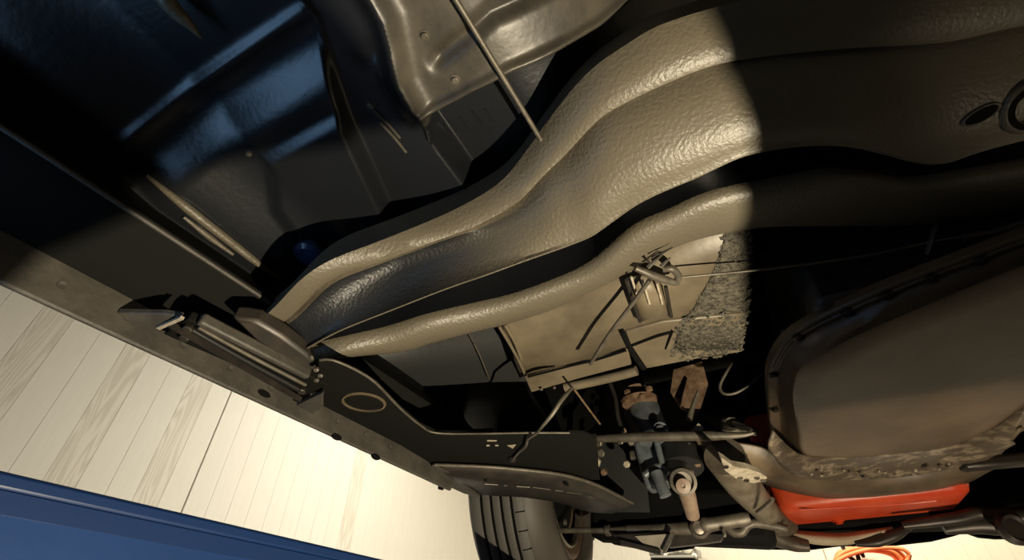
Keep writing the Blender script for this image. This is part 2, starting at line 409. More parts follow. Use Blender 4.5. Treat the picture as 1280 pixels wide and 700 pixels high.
# floor side rail (bright longitudinal edge) and brake line
e0 = [on_floor(x, y, .003)[0] for x, y in ((186, 219), (230, 255), (290, 302), (330, 333), (350, 346))]
tube('side_bead', e0, [.002, .0055, .0055, .005, .002], 'beam_black', floor_pan, n=10)
tube('side_bead', [on_floor(x, y, .002)[0] for x, y in ((230, 270), (262, 295), (292, 317))], [.002, .004, .002], 'beam_black', floor_pan, n=8)
tube('brake_line', [P(520, -80, .452), P(570, 0, .452), P(620, 82, .452), P(672, 168, .452), P(715, 240, .452)], 0.0028, 'dull_steel', car, 'thin steel line running along the floor', n=8)
# pale strip near the top edge
tube('floor_rib', [P(190, -30, .452), P(212, 6, .452), P(236, 30, .452), P(252, 48, .452)], [0.002, 0.008, 0.006, 0.001], 'beam_black', floor_pan, n=8)

# ---------------- rocker / sill: swept section along the car
def sweep_y(name, sec, ys, m, parent, label=None, thick=0.0, xo=None):
    rows = []
    for s in sec:
        rows.append(np.array([W(s[0] + (xo(y) if xo else 0), y, s[1]) for y in ys]))
    return loft(name, rows, m, parent, label, thick, autos=40)
ys = np.linspace(-1.2, 0.80, 60)
rocker = sweep_y('rocker_panel', [(-0.70, .62), (-0.71, .42), (-0.64, .345), (-0.575, .305), (-0.556, .299), (-0.548, .303), (-0.530, .316), (-0.505, .338),
                                 (-0.490, .350), (-0.487, .356), (-0.492, .362), (-0.52, .39), (-0.545, .43), (-0.56, .48)], ys, 'rocker_black', car, 'black rocker panel along the left edge of the car')
fl = sweep_y('pinch_weld_flange', [(-0.5565, .305), (-0.5565, .262), (-0.5545, .260), (-0.5505, .260), (-0.5485, .262), (-0.5485, .305)], ys, 'flange_grey', rocker, 'grey spot-welded flange along the sill')
tube('seam_bead', [W(-0.488, -1.0, .351), W(-0.488, -.3, .351), W(-0.4885, .1, .352), W(-.49, .40, .352)], 0.0028, 'flange_grey', rocker, n=8, samples=30)
for y in np.arange(-0.2, 0.8, 0.062):
    lathe('spot_weld', W(-0.5485, y, .282), (1, 0, 0), [(0.0045, -0.002), (0.0040, 0.0008), (0.0025, 0.0002), (0.0001, 0.0001)], 'flange_grey', fl, n=10)
for (x, y) in ((421, 546), (470, 571), (330, 492)):
    c = PX(x, y, -0.5485)
    lathe('drain_slot', c, (1, 0, 0), [(0.010, -0.002), (0.010, 0.0006), (0.0001, 0.0007)], 'void_black', fl, n=16, ex=0.45)

# jacking bracket let into the sill
jb = bar('jacking_bracket', P(222, 403, .285), P(398, 484, .285), 0.052, 0.012, 'rocker_black', car, 'dark slotted bracket with grey end plates, bolted in the sill', bev=0.002)
h0 = .276
tube('bracket_rod', [P(240, 412, h0), P(310, 452, h0), P(376, 488, h0)], 0.0034, 'black_plastic', jb, n=8)
tube('bracket_rod', [P(248, 409, h0), P(315, 446, h0), P(382, 481, h0)], 0.0026, 'dull_steel', jb, n=8)
bar('bracket_rail', P(250, 398, .283), P(386, 468, .283), 0.010, 0.014, 'flange_grey', jb, bev=0.003)
bar('bracket_edge', P(212, 405, .276), P(382, 503, .276), 0.0045, 0.006, 'dark_steel', jb)
for (x, y) in ((236, 409), (378, 487), (232, 420)):
    bolt(P(x, y, .277), (0.3, -0.2, -1), 0.0052, 'dark_steel', jb, 'nut', washer=False)
plate('end_plate', [P(370, 507, .27), P(404, 491, .27), P(403, 509, .268), P(391, 518, .268)], 'flange_grey', jb, t=0.006, bev=0.001)
plate('end_plate', [P(146, 391, .281), P(206, 392, .281), P(228, 396, .279), P(200, 410, .276), P(165, 405, .277)], 'flange_grey', jb, t=0.006, bev=0.001)
bar('end_strip', P(198, 410, .275), P(228, 397, .275), 0.004, 0.003, 'ali', jb)
plate('bracket_wing', [P(388, 470, .285), P(405, 452, .29), P(412, 466, .285), P(404, 490, .282)], 'rocker_black', jb, t=0.006)
for (x, y) in ((396, 461), (401, 468), (396, 474)):
    bolt(P(x, y, .281), (0.2, -0.3, -1), 0.0035, 'dull_steel', jb, 'nut', washer=False)

# ---------------- torsion crossmember (big wavy beam)
def pts(l, dh=0.0, h=None):
    out = []; last = h
    for q in l:
        if len(q) > 2: last = q[2]
        out.append(P(q[0], q[1], last + dh))
    return out
LA = [(318,405,.318),(341,387,.320),(376,349,.332),(413,325,.352),(470,303,.378),(520,283,.40),(564,264,.42),(605,242,.435),(634,220,.445),(671,170,.46),(709,119),(744,82),(781,57),(816,35),(860,19),(910,5),(970,-10),(1060,-25),(1280,-55),(1500,-60)]
LB = [(340,414,.32),(369,396,.325),(391,371,.335),(420,349,.35),(470,330,.37),(520,311,.385),(564,295,.395),(596,284,.405),(649,255,.42),(681,220,.425),(703,201,.43),(734,167),(756,146),(797,124),(841,104),(891,85),(954,74),(1056,64),(1180,56),(1280,35),(1500,0)]
LC = [(372,442,.30),(420,415,.315),(482,390,.335),(564,358,.355),(600,346,.36),(649,328,.37),(719,303,.38),(751,288),(776,267,.385),(814,245),(851,229),(880,217),(918,198),(959,187),(1006,181),(1056,181),(1100,190),(1141,201),(1179,204),(1220,190),(1280,174),(1500,120)]
LD = [(384,441,.30),(426,431,.31),(482,418,.33),(533,402,.345),(596,387,.365),(649,374,.375),(726,344,.39),(763,317,.395),(795,289,.40),(836,272),(883,251),(946,236),(1000,226),(1037,219),(1084,223),(1131,231),(1179,226),(1280,209),(1500,170)]
LE = [(384,447,.30),(415,449,.305),(451,445,.315),(503,440,.33),(544,428,.345),(593,415,.36),(624,408,.37),(652,400,.38),(694,386,.39),(732,368,.395),(776,346,.40),(820,320,.405),(870,300,.41),(940,286,.41),(1006,283),(1131,282),(1194,275),(1280,261),(1500,215)]
NB = 130
A, B, Cc, D, E = [by_px(l, NB) for l in (LA, LB, LC, LD, LE)]
def off(r, y=0, z=0, x=0): q = r.copy(); q[:, 0] += x; q[:, 1] += y; q[:, 2] += z; return q
def mix(a, b, t, z=0): q = a * (1 - t) + b * t; q[:, 2] += z; return q
env = np.clip(np.linspace(0, 1, NB) / 0.12, 0.15, 1)          # thinner towards the sill
cv = np.interp(np.linspace(340, 1500, NB), [340, 420, 560, 640, 720], [-1.6, -2.2, -1.2, .2, 1.0])
def bul(a): return (-a * env)
def bul2(a): return (-a * env * cv)
rows = [off(A, 0.012, 0.05), off(A, 0.004, 0.008), A]
for t, z in ((.2, .006), (.5, .010), (.8, .007)): rows.append(mix(A, B, t, bul(z)))
rows += [off(B, -.003, -.001), off(B, 0.000, 0.006), off(B, .003, 0.0005)]
for t, z in ((.1, .006), (.25, .013), (.45, .017), (.65, .016), (.82, .010), (.93, .005)): rows.append(mix(B, Cc, t, bul2(z)))
rows1 = rows + [off(Cc, -.003, -.003), Cc, off(Cc, .002, .004), off(Cc, .003, .03)]
rows2 = [off(D, -.002, .03), off(D, -.003, .010), off(D, -.001, .003), off(D, .003, -.001), mix(D, E, .15, -.005), mix(D, E, .35, -.008), mix(D, E, .6, -.007), mix(D, E, .85, -.003), E, off(E, .003, .004), off(E, .004, .06)]
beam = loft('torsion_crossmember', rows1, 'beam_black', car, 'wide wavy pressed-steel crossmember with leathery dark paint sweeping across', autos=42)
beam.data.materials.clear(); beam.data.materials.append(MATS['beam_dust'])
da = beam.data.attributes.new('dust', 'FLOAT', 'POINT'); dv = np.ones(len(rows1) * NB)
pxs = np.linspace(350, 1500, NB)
for i in range(9, len(rows1) - 3):                           # the body between crease and edge has shade painted in near the sill, fading inboard
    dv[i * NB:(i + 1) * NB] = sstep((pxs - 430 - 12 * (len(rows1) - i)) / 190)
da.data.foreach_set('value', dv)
tube('rolled_edge', list(Cc[::3]), .0015, 'beam_black', beam, n=8, samples=160)  # tube added along the edge to draw its bright highlight line
loft('front_flange', rows2, 'beam_black', beam, autos=42)
loft('channel_recess', [off(Cc, .002, .012), off(Cc, .004, .05), off(Cc, .01, .075), off(D, -.012, .075), off(D, -.004, .05), off(D, -.0035, .010)], 'floor_black', beam, 'black recessed channel between the two bands', autos=42)  # floor black used here to paint in the channel's shade
def beam_hole(x, y, rx, ry, ang, name, ring=False):
    p, n = hit(beam, x, y)
    if p is None: return
    t = np.array(P(x + 10 * math.cos(ang), y - 10 * math.sin(ang), .39)) - np.array(P(x, y, .39)); t -= n * (t @ n); t /= np.linalg.norm(t)
    s = np.cross(n, t); V = []; f = []; K = 28
    prof = [(1.18, -.002), (1.14, .0022), (1.0, .0030), (.93, .0005), (.9, -.02)] if not ring else [(1.2, -.002), (1.15, .003), (1, .004), (.72, .004), (.66, -.004)]
    for q, d in prof:
        for j in range(K):
            th = 2 * math.pi * j / K; V.append(p + n * d + t * rx * q * math.cos(th) + s * ry * q * math.sin(th))
    o = make(name, V, grid_faces(len(prof), K, True), 'beam_black', beam, None)
    V = [p + n * .0015 + t * rx * .95 * math.cos(2 * math.pi * j / K) + s * ry * .95 * math.sin(2 * math.pi * j / K) for j in range(K)]
    if not ring: make('hole_depth', V, [tuple(range(K))], 'void_black', beam)
    else:
        V = []
        for q, d in ((1.0, .0045), (.74, .0045)):
            for j in range(K):
                th = 2 * math.pi * j / K; V.append(p + n * d + t * rx * q * math.cos(th) + s * ry * q * math.sin(th))
        make('hole_depth', V, grid_faces(2, K, True), 'void_black', beam)
beam_hole(1225, 143, .0135, .0062, math.radians(25), 'oval_hole')
beam_hole(1290, 132, .021, .021, 0.0, 'torsion_bar_socket', ring=True)
# junction of the beam with the sill
plate('beam_gusset', [P(288, 398, .300), P(322, 402, .303), P(352, 420, .300), P(384, 444, .294), P(398, 462, .288), P(380, 468, .286), P(330, 432, .290)], 'dark_steel', beam, t=0.02, bev=0.004)

# ---------------- toe board (dark grey) and frame rail (tan) ahead of the beam
toe = loft('toe_board', [by_x([P(415, 440, .40), P(500, 430, .43), P(580, 410, .45), P(660, 390, .46)], 20),
                         by_x([P(430, 465, .40), P(510, 465, .42), P(590, 458, .435), P(655, 455, .44)], 20),
                         by_x([P(455, 490, .40), P(520, 500, .41), P(600, 495, .42), P(665, 492, .425)], 20),
                         by_x([P(470, 515, .40), P(540, 535, .40), P(620, 535, .40), P(690, 532, .40)], 20)], 'toe_grey', car, 'dark grey toe board panel behind the beam', thick=.004)
tube('panel_seam', [P(585, 415, .437), P(600, 445, .428), P(612, 475, .418)], .0012, 'dull_steel', toe, n=6)
rail = loft('frame_rail', [by_x([P(625, 400, .40), P(700, 375, .405), P(780, 335, .41), P(860, 285, .42), P(938, 262, .42)], 30),
                           by_x([P(640, 440, .40), P(720, 415, .40), P(800, 378, .405), P(870, 340, .41), P(939, 322, .41)], 30),
                           by_x([P(650, 470, .39), P(730, 450, .39), P(800, 428, .39), P(870, 405, .395), P(936, 396, .40)], 30)], 'rail_tan', car, 'tan dusty frame rail panel ahead of the crossmember', thick=.006)
plate('lower_flange', [P(657, 474, .388), P(730, 453, .388), P(785, 437, .388), P(790, 456, .382), P(722, 474, .380), P(664, 491, .382)], 'rail_tan', rail, t=.008, bev=.002)
tube('flange_roll', [P(706, 484, .378), P(740, 477, .378), P(770, 470, .378), P(796, 463, .378)], .0085, 'rail_tan', rail, n=12)
plate('lower_flange', [P(778, 416, .392), P(830, 402, .392), P(900, 395, .392), P(934, 392, .394), P(928, 440, .385), P(870, 449, .384), P(808, 461, .384)], 'rail_tan', rail, t=.008, bev=.002)
tube('panel_gap', [P(660, 471, .3865), P(715, 457, .3865), P(745, 450, .3865), P(783, 438, .3865)], .0018, 'void_black', rail, n=6)
tube('panel_gap', [P(788, 433, .3865), P(820, 421, .3865), P(838, 416, .3865)], .0018, 'void_black', rail, n=6)
tube('panel_gap', [P(779, 415, .3885), P(790, 440, .3850), P(805, 462, .3810)], .0042, 'void_black', rail, n=8, flat=.3)
tube('panel_crack', [P(841, 414, .3865), P(837, 424, .3865), P(832, 436, .3865)], .0015, 'void_black', rail, n=6)
for a, b in (((624, 408), (662, 480)), ((631, 406), (652, 450))):
    tube('edge_strip', [P(*a, .392), P((a[0] + b[0]) / 2 + 2, (a[1] + b[1]) / 2, .390), P(*b, .386)], .0026, 'rail_tan', rail, n=8)
for x, y in ((677, 486), (693, 484)):
    bolt(P(x, y, .378), (0, -.3, -1), .0028, 'dull_steel', rail, 'rivet', washer=False)
# undercoating: crusty lumps sprayed over the rail
V = []; Fc = []
poly = np.array([(905, 285), (938, 285), (940, 340), (935, 400), (928, 442), (860, 452), (838, 446), (845, 410), (868, 385), (890, 345), (900, 315)], float)
def inside(x, y):
    c = False; j = len(poly) - 1
    for i in range(len(poly)):
        if (poly[i][1] > y) != (poly[j][1] > y) and x < (poly[j][0] - poly[i][0]) * (y - poly[i][1]) / (poly[j][1] - poly[i][1]) + poly[i][0]: c = not c
        j = i
    return c
flg2 = [o for o in rail.children if o.name.startswith('lower_flange')]
def uc_pt(x, y, d=.0):
    best = None
    for o in [rail] + flg2:
        p, n = hit(o, x, y)
        if p is not None and (best is None or p[2] < best[0][2]): best = (p, n)
    if best is None: return P(x, y, np.interp(y, [284, 320, 395, 450], [.418, .408, .394, .381]))
    p = best[0]; dd = ray(x, y); return p - dd / np.linalg.norm(dd) * d
cnt = 0
while cnt < 750:
    x, y = rng.uniform(835, 942), rng.uniform(284, 454)
    if not inside(x, y): continue
    cnt += 1
    c, r = uc_pt(x, y), rng.uniform(.0022, .0052)
    b0 = len(V)
    for dx, dy, dz in ((1, 0, 0), (.3, .9, 0), (-.8, .5, 0), (-.8, -.6, 0), (.3, -.9, 0), (0, 0, -.7)):
        V.append(c + np.array([dx, dy, dz]) * r * rng.uniform(.7, 1.3))
    for i in range(5): Fc.append((b0 + i, b0 + (i + 1) % 5, b0 + 5))
uc = make('undercoating', V, Fc, 'undercoat', rail, 'crusty dark undercoating lumps', smooth=False); uc['kind'] = 'stuff'
us = loft('undercoating_skin', [np.array([uc_pt(x, y, .002) for x in np.linspace(x0, x1, 9)]) for x0, x1, y in
      ((908, 936, 288), (902, 937, 312), (890, 936, 345), (868, 934, 385), (848, 931, 412), (841, 926, 438))], 'undercoat', rail, thick=.001)
# clip bracket with cable
ck = P(818, 370, .40)
guide = loft('cable_bracket', [np.array([P(782, 349, .397), P(800, 345, .397), P(818, 347, .397), P(828, 356, .397)]),
                               np.array([P(788, 372, .392), P(806, 368, .388), P(822, 368, .388), P(832, 376, .392)]),
                               np.array([P(799, 403, .389), P(812, 399, .386), P(826, 397, .386), P(838, 396, .389)])], 'rail_tan', car, 'small pressed bracket holding the cable clip', thick=.003)
for a, b, r in (((783, 350), (800, 402), .0022), ((832, 358), (839, 396), .0022)):
    tube('bracket_flange', [P(*a, .388), P(*b, .386)], r * 1.2, 'dark_steel', guide, n=6)
for a, b in (((789, 346), (797, 372)), ((803, 350), (812, 380)), ((821, 354), (828, 380))):
    tube('bracket_rib', [P(*a, .386), P(*b, .385)], .0016, 'ali', guide, n=6)
tube('clip_arm', [P(794, 335, .385), P(806, 340, .383), P(820, 346, .382), P(846, 354, .384)], [.004, .0055, .0055, .004], 'dull_steel', guide, n=8)
tube('clip_loop', [P(829, 336, .386), P(840, 336, .384), P(848, 345, .384), P(845, 354, .385)], .0048, 'dull_steel', guide, n=8)
for a, b, r in (((808, 324), (815, 332), .0022), ((815, 322), (826, 314), .0020), ((824, 318), (841, 309), .0018), ((810, 334), (828, 318), .0030), ((826, 333), (838, 322), .0028)):
    tube('clip_spike', [P(*a, .387), P(*b, .390)], [r, r * .4], 'dark_steel' if r < .0025 else 'dull_steel', guide, n=6)
tube('shift_cable', [P(847, 347, .384), P(960, 336, .384), P(1080, 320, .384), P(1160, 303, .384), P(1210, 295, .384)], .0016, 'dull_steel', car, 'thin steel cable stretched across to the right', n=8)
tube('cable_sheath', [P(1205, 296, .384), P(1240, 291, .384), P(1275, 280, .384), P(1360, 255, .384)], .0045, 'dull_steel', car, n=8)
tube('cable_hanger', [P(1171, 280, .41), P(1166, 293, .39), P(1158, 318, .375)], .0045, 'dull_steel', car, n=8, flat=.4)
# push rod down to the wheel housing
tube('linkage_rod', [P(812, 350, .378), P(790, 380, .372), P(760, 420, .362), P(738, 455, .352)], .0030, 'dull_steel', car, 'thin rod hanging below the tan rail', n=8)
tube('linkage_rod', [P(716, 484, .330), P(702, 500, .305), P(690, 518, .285), P(676, 535, .271)], [.002, .0035, .0035, .0025], 'dull_steel', car, n=8)
tube('linkage_wire', [P(676, 535, .271), P(670, 542, .271), P(660, 549, .272), P(657, 558, .273), P(648, 566, .275), P(640, 575, .276)], .0022, 'dull_steel', car, n=8)
bolt(P(641, 574, .276), (0, -.3, -1), .0045, 'dark_steel', car, 'wire_clip', washer=True)
tube('linkage_rod', [P(718, 487, .345), P(735, 510, .345), P(750, 530, .345)], .0018, 'rust', car, n=6)

# ---------------- torque box plate with round hole and rolled lip
HP = .28
outl = [(398,452),(416,450),(446,463),(470,479),(500,510),(525,531),(545,541),(600,542),(680,541),(728,541),(745,548),(750,600),(700,600),(640,588),(545,583),(500,556),(405,508)]
tb = plate('torque_box_plate', [P(x, y, HP) for x, y in outl], 'rocker_black', car, 'flat black plate with a round hole and rolled rim beside the wheel', t=.004)
lipl = [P(x, y, HP - .001) for x, y in ((400,450),(416,450),(446,463),(470,479),(500,510),(525,531),(545,541),(600,542),(660,541),(712,541))]
tube('rolled_lip', lipl, .0018, 'dull_steel', tb, n=8, samples=60)
lathe('round_hole', P(455, 503, HP - .0005), (0, 0, -1), [(.031, -.004), (.030, .0012), (.027, .0016), (.0255, -.012), (.0001, -.013)], 'bell_brown', tb, n=32, label='round recessed hole')
c = P(463, 497, HP - .002)
for x, y, w in ((615, 551, 12), (610, 557, 4), (621, 557, 4)):
    bar('stamped_mark', P(x - w / 2, y, HP - .0005), P(x + w / 2, y, HP - .0005), .0035, .001, 'ali', tb)
plate('paint_chip', [P(634, 557, HP - .0006), P(645, 556, HP - .0006), P(641, 561, HP - .0006)], 'ali', tb, t=.0006)
# wheel-housing edge: curved flange under the plate
T = [(543,581),(600,583),(640,586),(700,593),(740,604),(770,618),(791,629)]
M1 = [(560,595),(610,600),(650,604),(700,611),(735,620),(762,630),(783,636)]
M2 = [(590,617),(620,620),(655,622),(700,629),(725,637),(745,641),(765,642)]
hl = loft('wheel_housing_edge', [crspline([P(x, y, .275) for x, y in T], 40), crspline([P(x, y, .268) for x, y in M1], 40), crspline([P(x, y, .275) for x, y in M2], 40),
      crspline([P(x, y, .275) + np.array([0, .02, .09]) for x, y in M2], 40)], 'dark_steel', car, 'curved dark flange at the rear edge of the wheel housing', thick=.003)
tube('housing_lip', [P(x, y, .2735) for x, y in T], .0034, 'dull_steel', hl, n=8, samples=50)
for a, b in (((606, 605), (622, 606)), ((630, 607), (634, 607)), ((646, 608), (662, 609)), ((666, 609), (688, 612)), ((694, 613), (704, 614)), ((708, 615), (728, 618)), ((734, 620), (742, 622))):
    tube('scratch', [P(*a, .2662), P(*b, .2662)], .0009, 'dull_steel', hl, n=6)
plate('corner_tab', [P(540, 583, .272), P(560, 590, .27), P(592, 615, .27), P(600, 622, .272), P(580, 617, .272), P(556, 606, .27)], 'flange_grey', hl, t=.004)
for (x, y, r) in ((551, 611, .008), (708, 606, .007), (607, 601, .004)):
    lathe('access_hole', P(x, y, .2655 if x > 560 else .267), (0, 0, -1), [(r, -.003), (r, .0006), (.0001, .0007)], 'void_black', hl, n=14, ex=.6)

# inner fender (dark) and wheel housing
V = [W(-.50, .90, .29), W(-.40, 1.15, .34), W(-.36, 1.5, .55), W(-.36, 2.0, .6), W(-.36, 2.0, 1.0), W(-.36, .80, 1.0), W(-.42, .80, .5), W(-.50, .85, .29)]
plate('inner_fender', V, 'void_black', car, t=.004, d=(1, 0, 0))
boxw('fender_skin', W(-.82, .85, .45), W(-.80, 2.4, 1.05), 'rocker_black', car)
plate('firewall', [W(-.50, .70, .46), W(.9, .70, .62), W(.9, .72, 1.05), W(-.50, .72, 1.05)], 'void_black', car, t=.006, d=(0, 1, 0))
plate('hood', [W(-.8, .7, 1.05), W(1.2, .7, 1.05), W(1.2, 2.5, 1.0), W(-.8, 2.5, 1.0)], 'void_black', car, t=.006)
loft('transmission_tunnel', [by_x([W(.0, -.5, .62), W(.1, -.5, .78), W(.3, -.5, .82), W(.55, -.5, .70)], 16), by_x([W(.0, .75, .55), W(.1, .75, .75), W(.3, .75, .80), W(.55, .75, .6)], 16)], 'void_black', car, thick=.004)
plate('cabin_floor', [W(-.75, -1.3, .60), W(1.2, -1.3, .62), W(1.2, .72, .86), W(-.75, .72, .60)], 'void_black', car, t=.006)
# lower front panel that closes the engine bay
YV = 2.05
low = [(735,664),(752,671),(766,680),(800,686),(830,690),(865,685),(872,679),(905,681),(960,686),(1010,687),(1050,682),(1120,681),(1165,676),(1190,670),(1207,665),(1224,671),(1245,673),(1300,672),(1420,668)]
V = [PY(x, y, YV) for x, y in low]
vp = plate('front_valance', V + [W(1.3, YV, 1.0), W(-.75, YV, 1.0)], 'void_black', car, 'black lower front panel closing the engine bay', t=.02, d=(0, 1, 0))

# ---------------- front wheel
wc = np.array([-0.56, 1.45, CAMZ + 0.43]); psi = 0.10
ax = np.array([-math.cos(psi), -math.sin(psi), 0.0])
def wp(prof): return prof
wheel = lathe('wheel', wc, ax, [(.168, .006), (.190, .000), (.204, .001), (.206, .008), (.200, .014), (.184, .018), (.170, .05), (.158, .12), (.06, .13), (.0001, .135)], 'rim_steel', car, 'brown steel wheel rim', n=64, cap=False)
tyre = lathe('tyre', wc, ax, [(.200, .010), (.203, -.004), (.215, -.014), (.245, -.019), (.275, -.013), (.294, .002), (.306, .018), (.3140, .034), (.3178, .055), (.319, .10), (.3178, .155),
        (.3140, .178), (.306, .190), (.285, .204), (.24, .212), (.215, .205), (.200, .19)], 'rubber_wall', wheel, 'black tyre with straight circumferential grooves', n=80, cap=False)
# tread ribs and grooves on the tyre
for d0 in (.066, .094, .122, .150):
    lathe('tread_groove', wc, ax, [(.3150, d0 - .0043), (.3195, d0 - .0040), (.3195, d0 + .0040), (.3150, d0 + .0043)], 'groove', wheel, n=80, cap=False)
for a, b in ((.038, .0618), (.0702, .0898), (.0982, .1178), (.1262, .1458), (.1542, .179)):
    prof = [(.312, a - .001), (.3215, a), (.3225, a + .002), (.3225, b - .002), (.3215, b), (.312, b + .001)]
    if a < .04: prof = [(.3125, a - .004), (.3190, a + .003), (.3222, b - .003), (.3215, b), (.312, b)]
    lathe('tread_rib', wc, ax, prof, 'rubber', wheel, n=80, cap=False)
u, v, w_ = frame_of(ax)
sip = None
for k in range(44):
    th = 2 * math.pi * k / 44
    er = u * math.cos(th) + v * math.sin(th)
    a = wc + er * .3165 + ax * .034; b = wc + er * .3212 + ax * .058
    bar('tread_notch', a, b, .0026, .0035, 'groove', wheel, up=er)
lathe('rim_lip', wc, ax, [(.158, .016), (.160, .004), (.165, .001), (.170, .004), (.170, .014)], 'steel', wheel, n=64, cap=False)
lathe('rim_edge', wc, ax, [(.200, .004), (.2005, -.003), (.205, -.004), (.2075, .001), (.2075, .008)], 'steel', wheel, n=64, cap=False)
lathe('brake_drum', wc, ax, [(.02, .01), (.10, .01), (.125, .02), (.13, .04), (.13, .11), (.05, .12)], 'void_black', wheel, n=40)
for k in range(5):
    th = 2 * math.pi * k / 5 + .4
    bolt(wc + (u * math.cos(th) + v * math.sin(th)) * .105 + ax * .012, -ax, .008, 'dull_steel', wheel, 'hub_bolt', washer=False)
tube('brake_hose', [wc + W(.0, -.06, -.05) - W(0, 0, 0) - ax * .03, wc + np.array([.06, -.03, -.03]), wc + np.array([.14, -.02, .02])], .008, 'dark_steel', wheel, n=8)

# ---------------- transmission pan
def ring(pl, Hh, n=96):
    q = [P(x, y, Hh) for x, y in pl]; q = q + [q[0]]
    s = crspline(q, n + 1)[:-1]; return s
FLG = [(959,500),(958,468),(964,445),(978,424),(1003,405),(1060,377),(1120,351),(1200,321),(1280,291),(1380,258),(1430,270),(1445,330),(1400,430),(1310,515),(1235,556),(1180,574),(1110,586),(1050,590),(1000,586),(972,574),(963,540)]
BOT = [(1000,548),(992,505),(994,478),(1006,456),(1062,425),(1122,398),(1200,365),(1280,333),(1362,300),(1395,312),(1400,352),(1360,430),(1290,505),(1225,545),(1175,562),(1110,574),(1055,578),(1022,578),(1008,572),(1002,562),(1001,556)]
FLG = [(x, y) for x, y in FLG]
r0 = ring(FLG, .355)
cen = r0.mean(0)
def inset(r, d, z): 
    v = cen - r; v[:, 2] = 0; l = np.linalg.norm(v, axis=1)[:, None]; q = r + v / l * d; q[:, 2] = z + CAMZ; return q
rb = ring(BOT, .300)
wall0 = inset(r0, .018, .352)
rowsP = [off(r0, 0, .008), r0, off(r0, 0, -.003), inset(r0, .003, .349), inset(r0, .016, .349), inset(r0, .019, .345), rb * .25 + inset(r0, .02, .34) * .75]
rowsP += [rb * .85 + inset(r0, .02, .345) * .15 + np.array([0, 0, -.002]), rb + np.array([0, 0, .001]), inset(rb, .006, .2985), inset(rb, .05, .2975)]
cb = rb.mean(0); cb[2] = CAMZ + .297
base = len(rowsP) * len(r0)
Vp = np.vstack(rowsP + [cb[None, :]]); fp = grid_faces(len(rowsP), len(r0), True)
last = (len(rowsP) - 1) * len(r0)
fp += [(last + j, last + (j + 1) % len(r0), base) for j in range(len(r0))]
tp = make('transmission_pan', Vp, fp, 'pan_brown', car, 'large brown-black transmission pan with bolted flange', True, 60)
rr = inset(r0, .010, .3495)
for x, y in ((972, 466), (970, 512), (972, 556), (1004, 418), (1055, 390), (1110, 363), (1165, 343), (1225, 320)):
    d = np.argmin([np.linalg.norm(q[:2] - P(x, y, .3495)[:2]) for q in rr])
    bolt(rr[d], (0, 0, -1), .006, 'dark_steel', tp, 'pan_bolt')
tube('flange_bead', [P(968, 458, .349), P(985, 430, .349), P(1012, 412, .349), P(1070, 384, .349), P(1140, 354, .349), P(1210, 328, .349), P(1290, 298, .349)], .003, 'pan_brown', tp, n=8)
boxw('transmission_case', W(.12, .62, .352), W(.46, 1.2, .62), 'dark_steel', car, bev=.02)
# dirty flange at the front of the pan
df = loft('pan_front_edge', [crspline([P(x, y, .2962) for x, y in ((968,540),(990,562),(1008,571),(1060,573),(1120,568),(1186,560),(1235,540),(1285,507))], 50),
     crspline([P(x, y, .288) for x, y in ((962,556),(982,580),(1010,594),(1060,603),(1110,606),(1170,596),(1215,578),(1262,552))], 50),
     crspline([P(x, y, .292) for x, y in ((960,562),(980,586),(1010,600),(1060,610),(1110,612),(1175,601),(1222,581),(1270,555))], 50)], 'pan_dirt', tp, 'crumbling dirt along the front edge', thick=.006)
lathe('drain_hole', P(1108, 604, .2865), (0, 0, -1), [(.011, -.003), (.009, .001), (.0001, .0012)], 'void_black', df, n=14, ex=.6)
for k in range(26):
    x = rng.uniform(1010, 1190); y = np.interp(x, [1010, 1060, 1110, 1190], [586, 592, 592, 583]) + rng.uniform(-6, 7)
    c = P(x, y, .2885); r = rng.uniform(.0015, .004)
    lathe('dirt_lump', c, (rng.uniform(-.3, .3), rng.uniform(-.3, .3), -1), [(r, -.002), (r * .8, r * .4), (.0001, r * .6)], random.choice(['ali', 'pan_dirt', 'dark_steel', 'pan_dirt']), df, n=6)
bolt(P(968, 562, .345), (0, 0, -1), .007, 'ali', tp, 'pan_bolt')
# bell housing cover
bell = loft('bell_housing', [crspline([P(x, y, h) for x, y, h in ((868,545,.37),(905,553,.35),(950,560,.335),(985,575,.31),(1060,588,.30),(1130,586,.30),(1200,573,.30),(1280,535,.31))], 50),
     crspline([P(x, y, h) for x, y, h in ((872,556,.36),(905,575,.335),(950,592,.31),(1000,606,.285),(1060,615,.275),(1110,616,.272),(1180,603,.275),(1250,570,.30))], 50),
     crspline([P(x, y, h) for x, y, h in ((880,566,.36),(910,588,.335),(950,604,.31),(1000,618,.285),(1060,626,.275),(1110,626,.272),(1190,612,.275),(1255,580,.30))], 50),
     crspline([P(x, y, h) + np.array([0, .02, .10]) for x, y, h in ((880,566,.36),(910,588,.335),(950,604,.31),(1000,618,.285),(1060,626,.275),(1110,626,.272),(1190,612,.275),(1255,580,.30))], 50)], 'bell_brown', car, 'brown curved bell housing cover below the pan', thick=.006)
boxw('engine_block', W(.02, 1.32, .47), W(.50, 1.95, .85), 'void_black', car, bev=.03)
bar('side_rod', P(1200, 582, .29), P(1290, 574, .29), .03, .02, 'dark_steel', car, bev=.006)

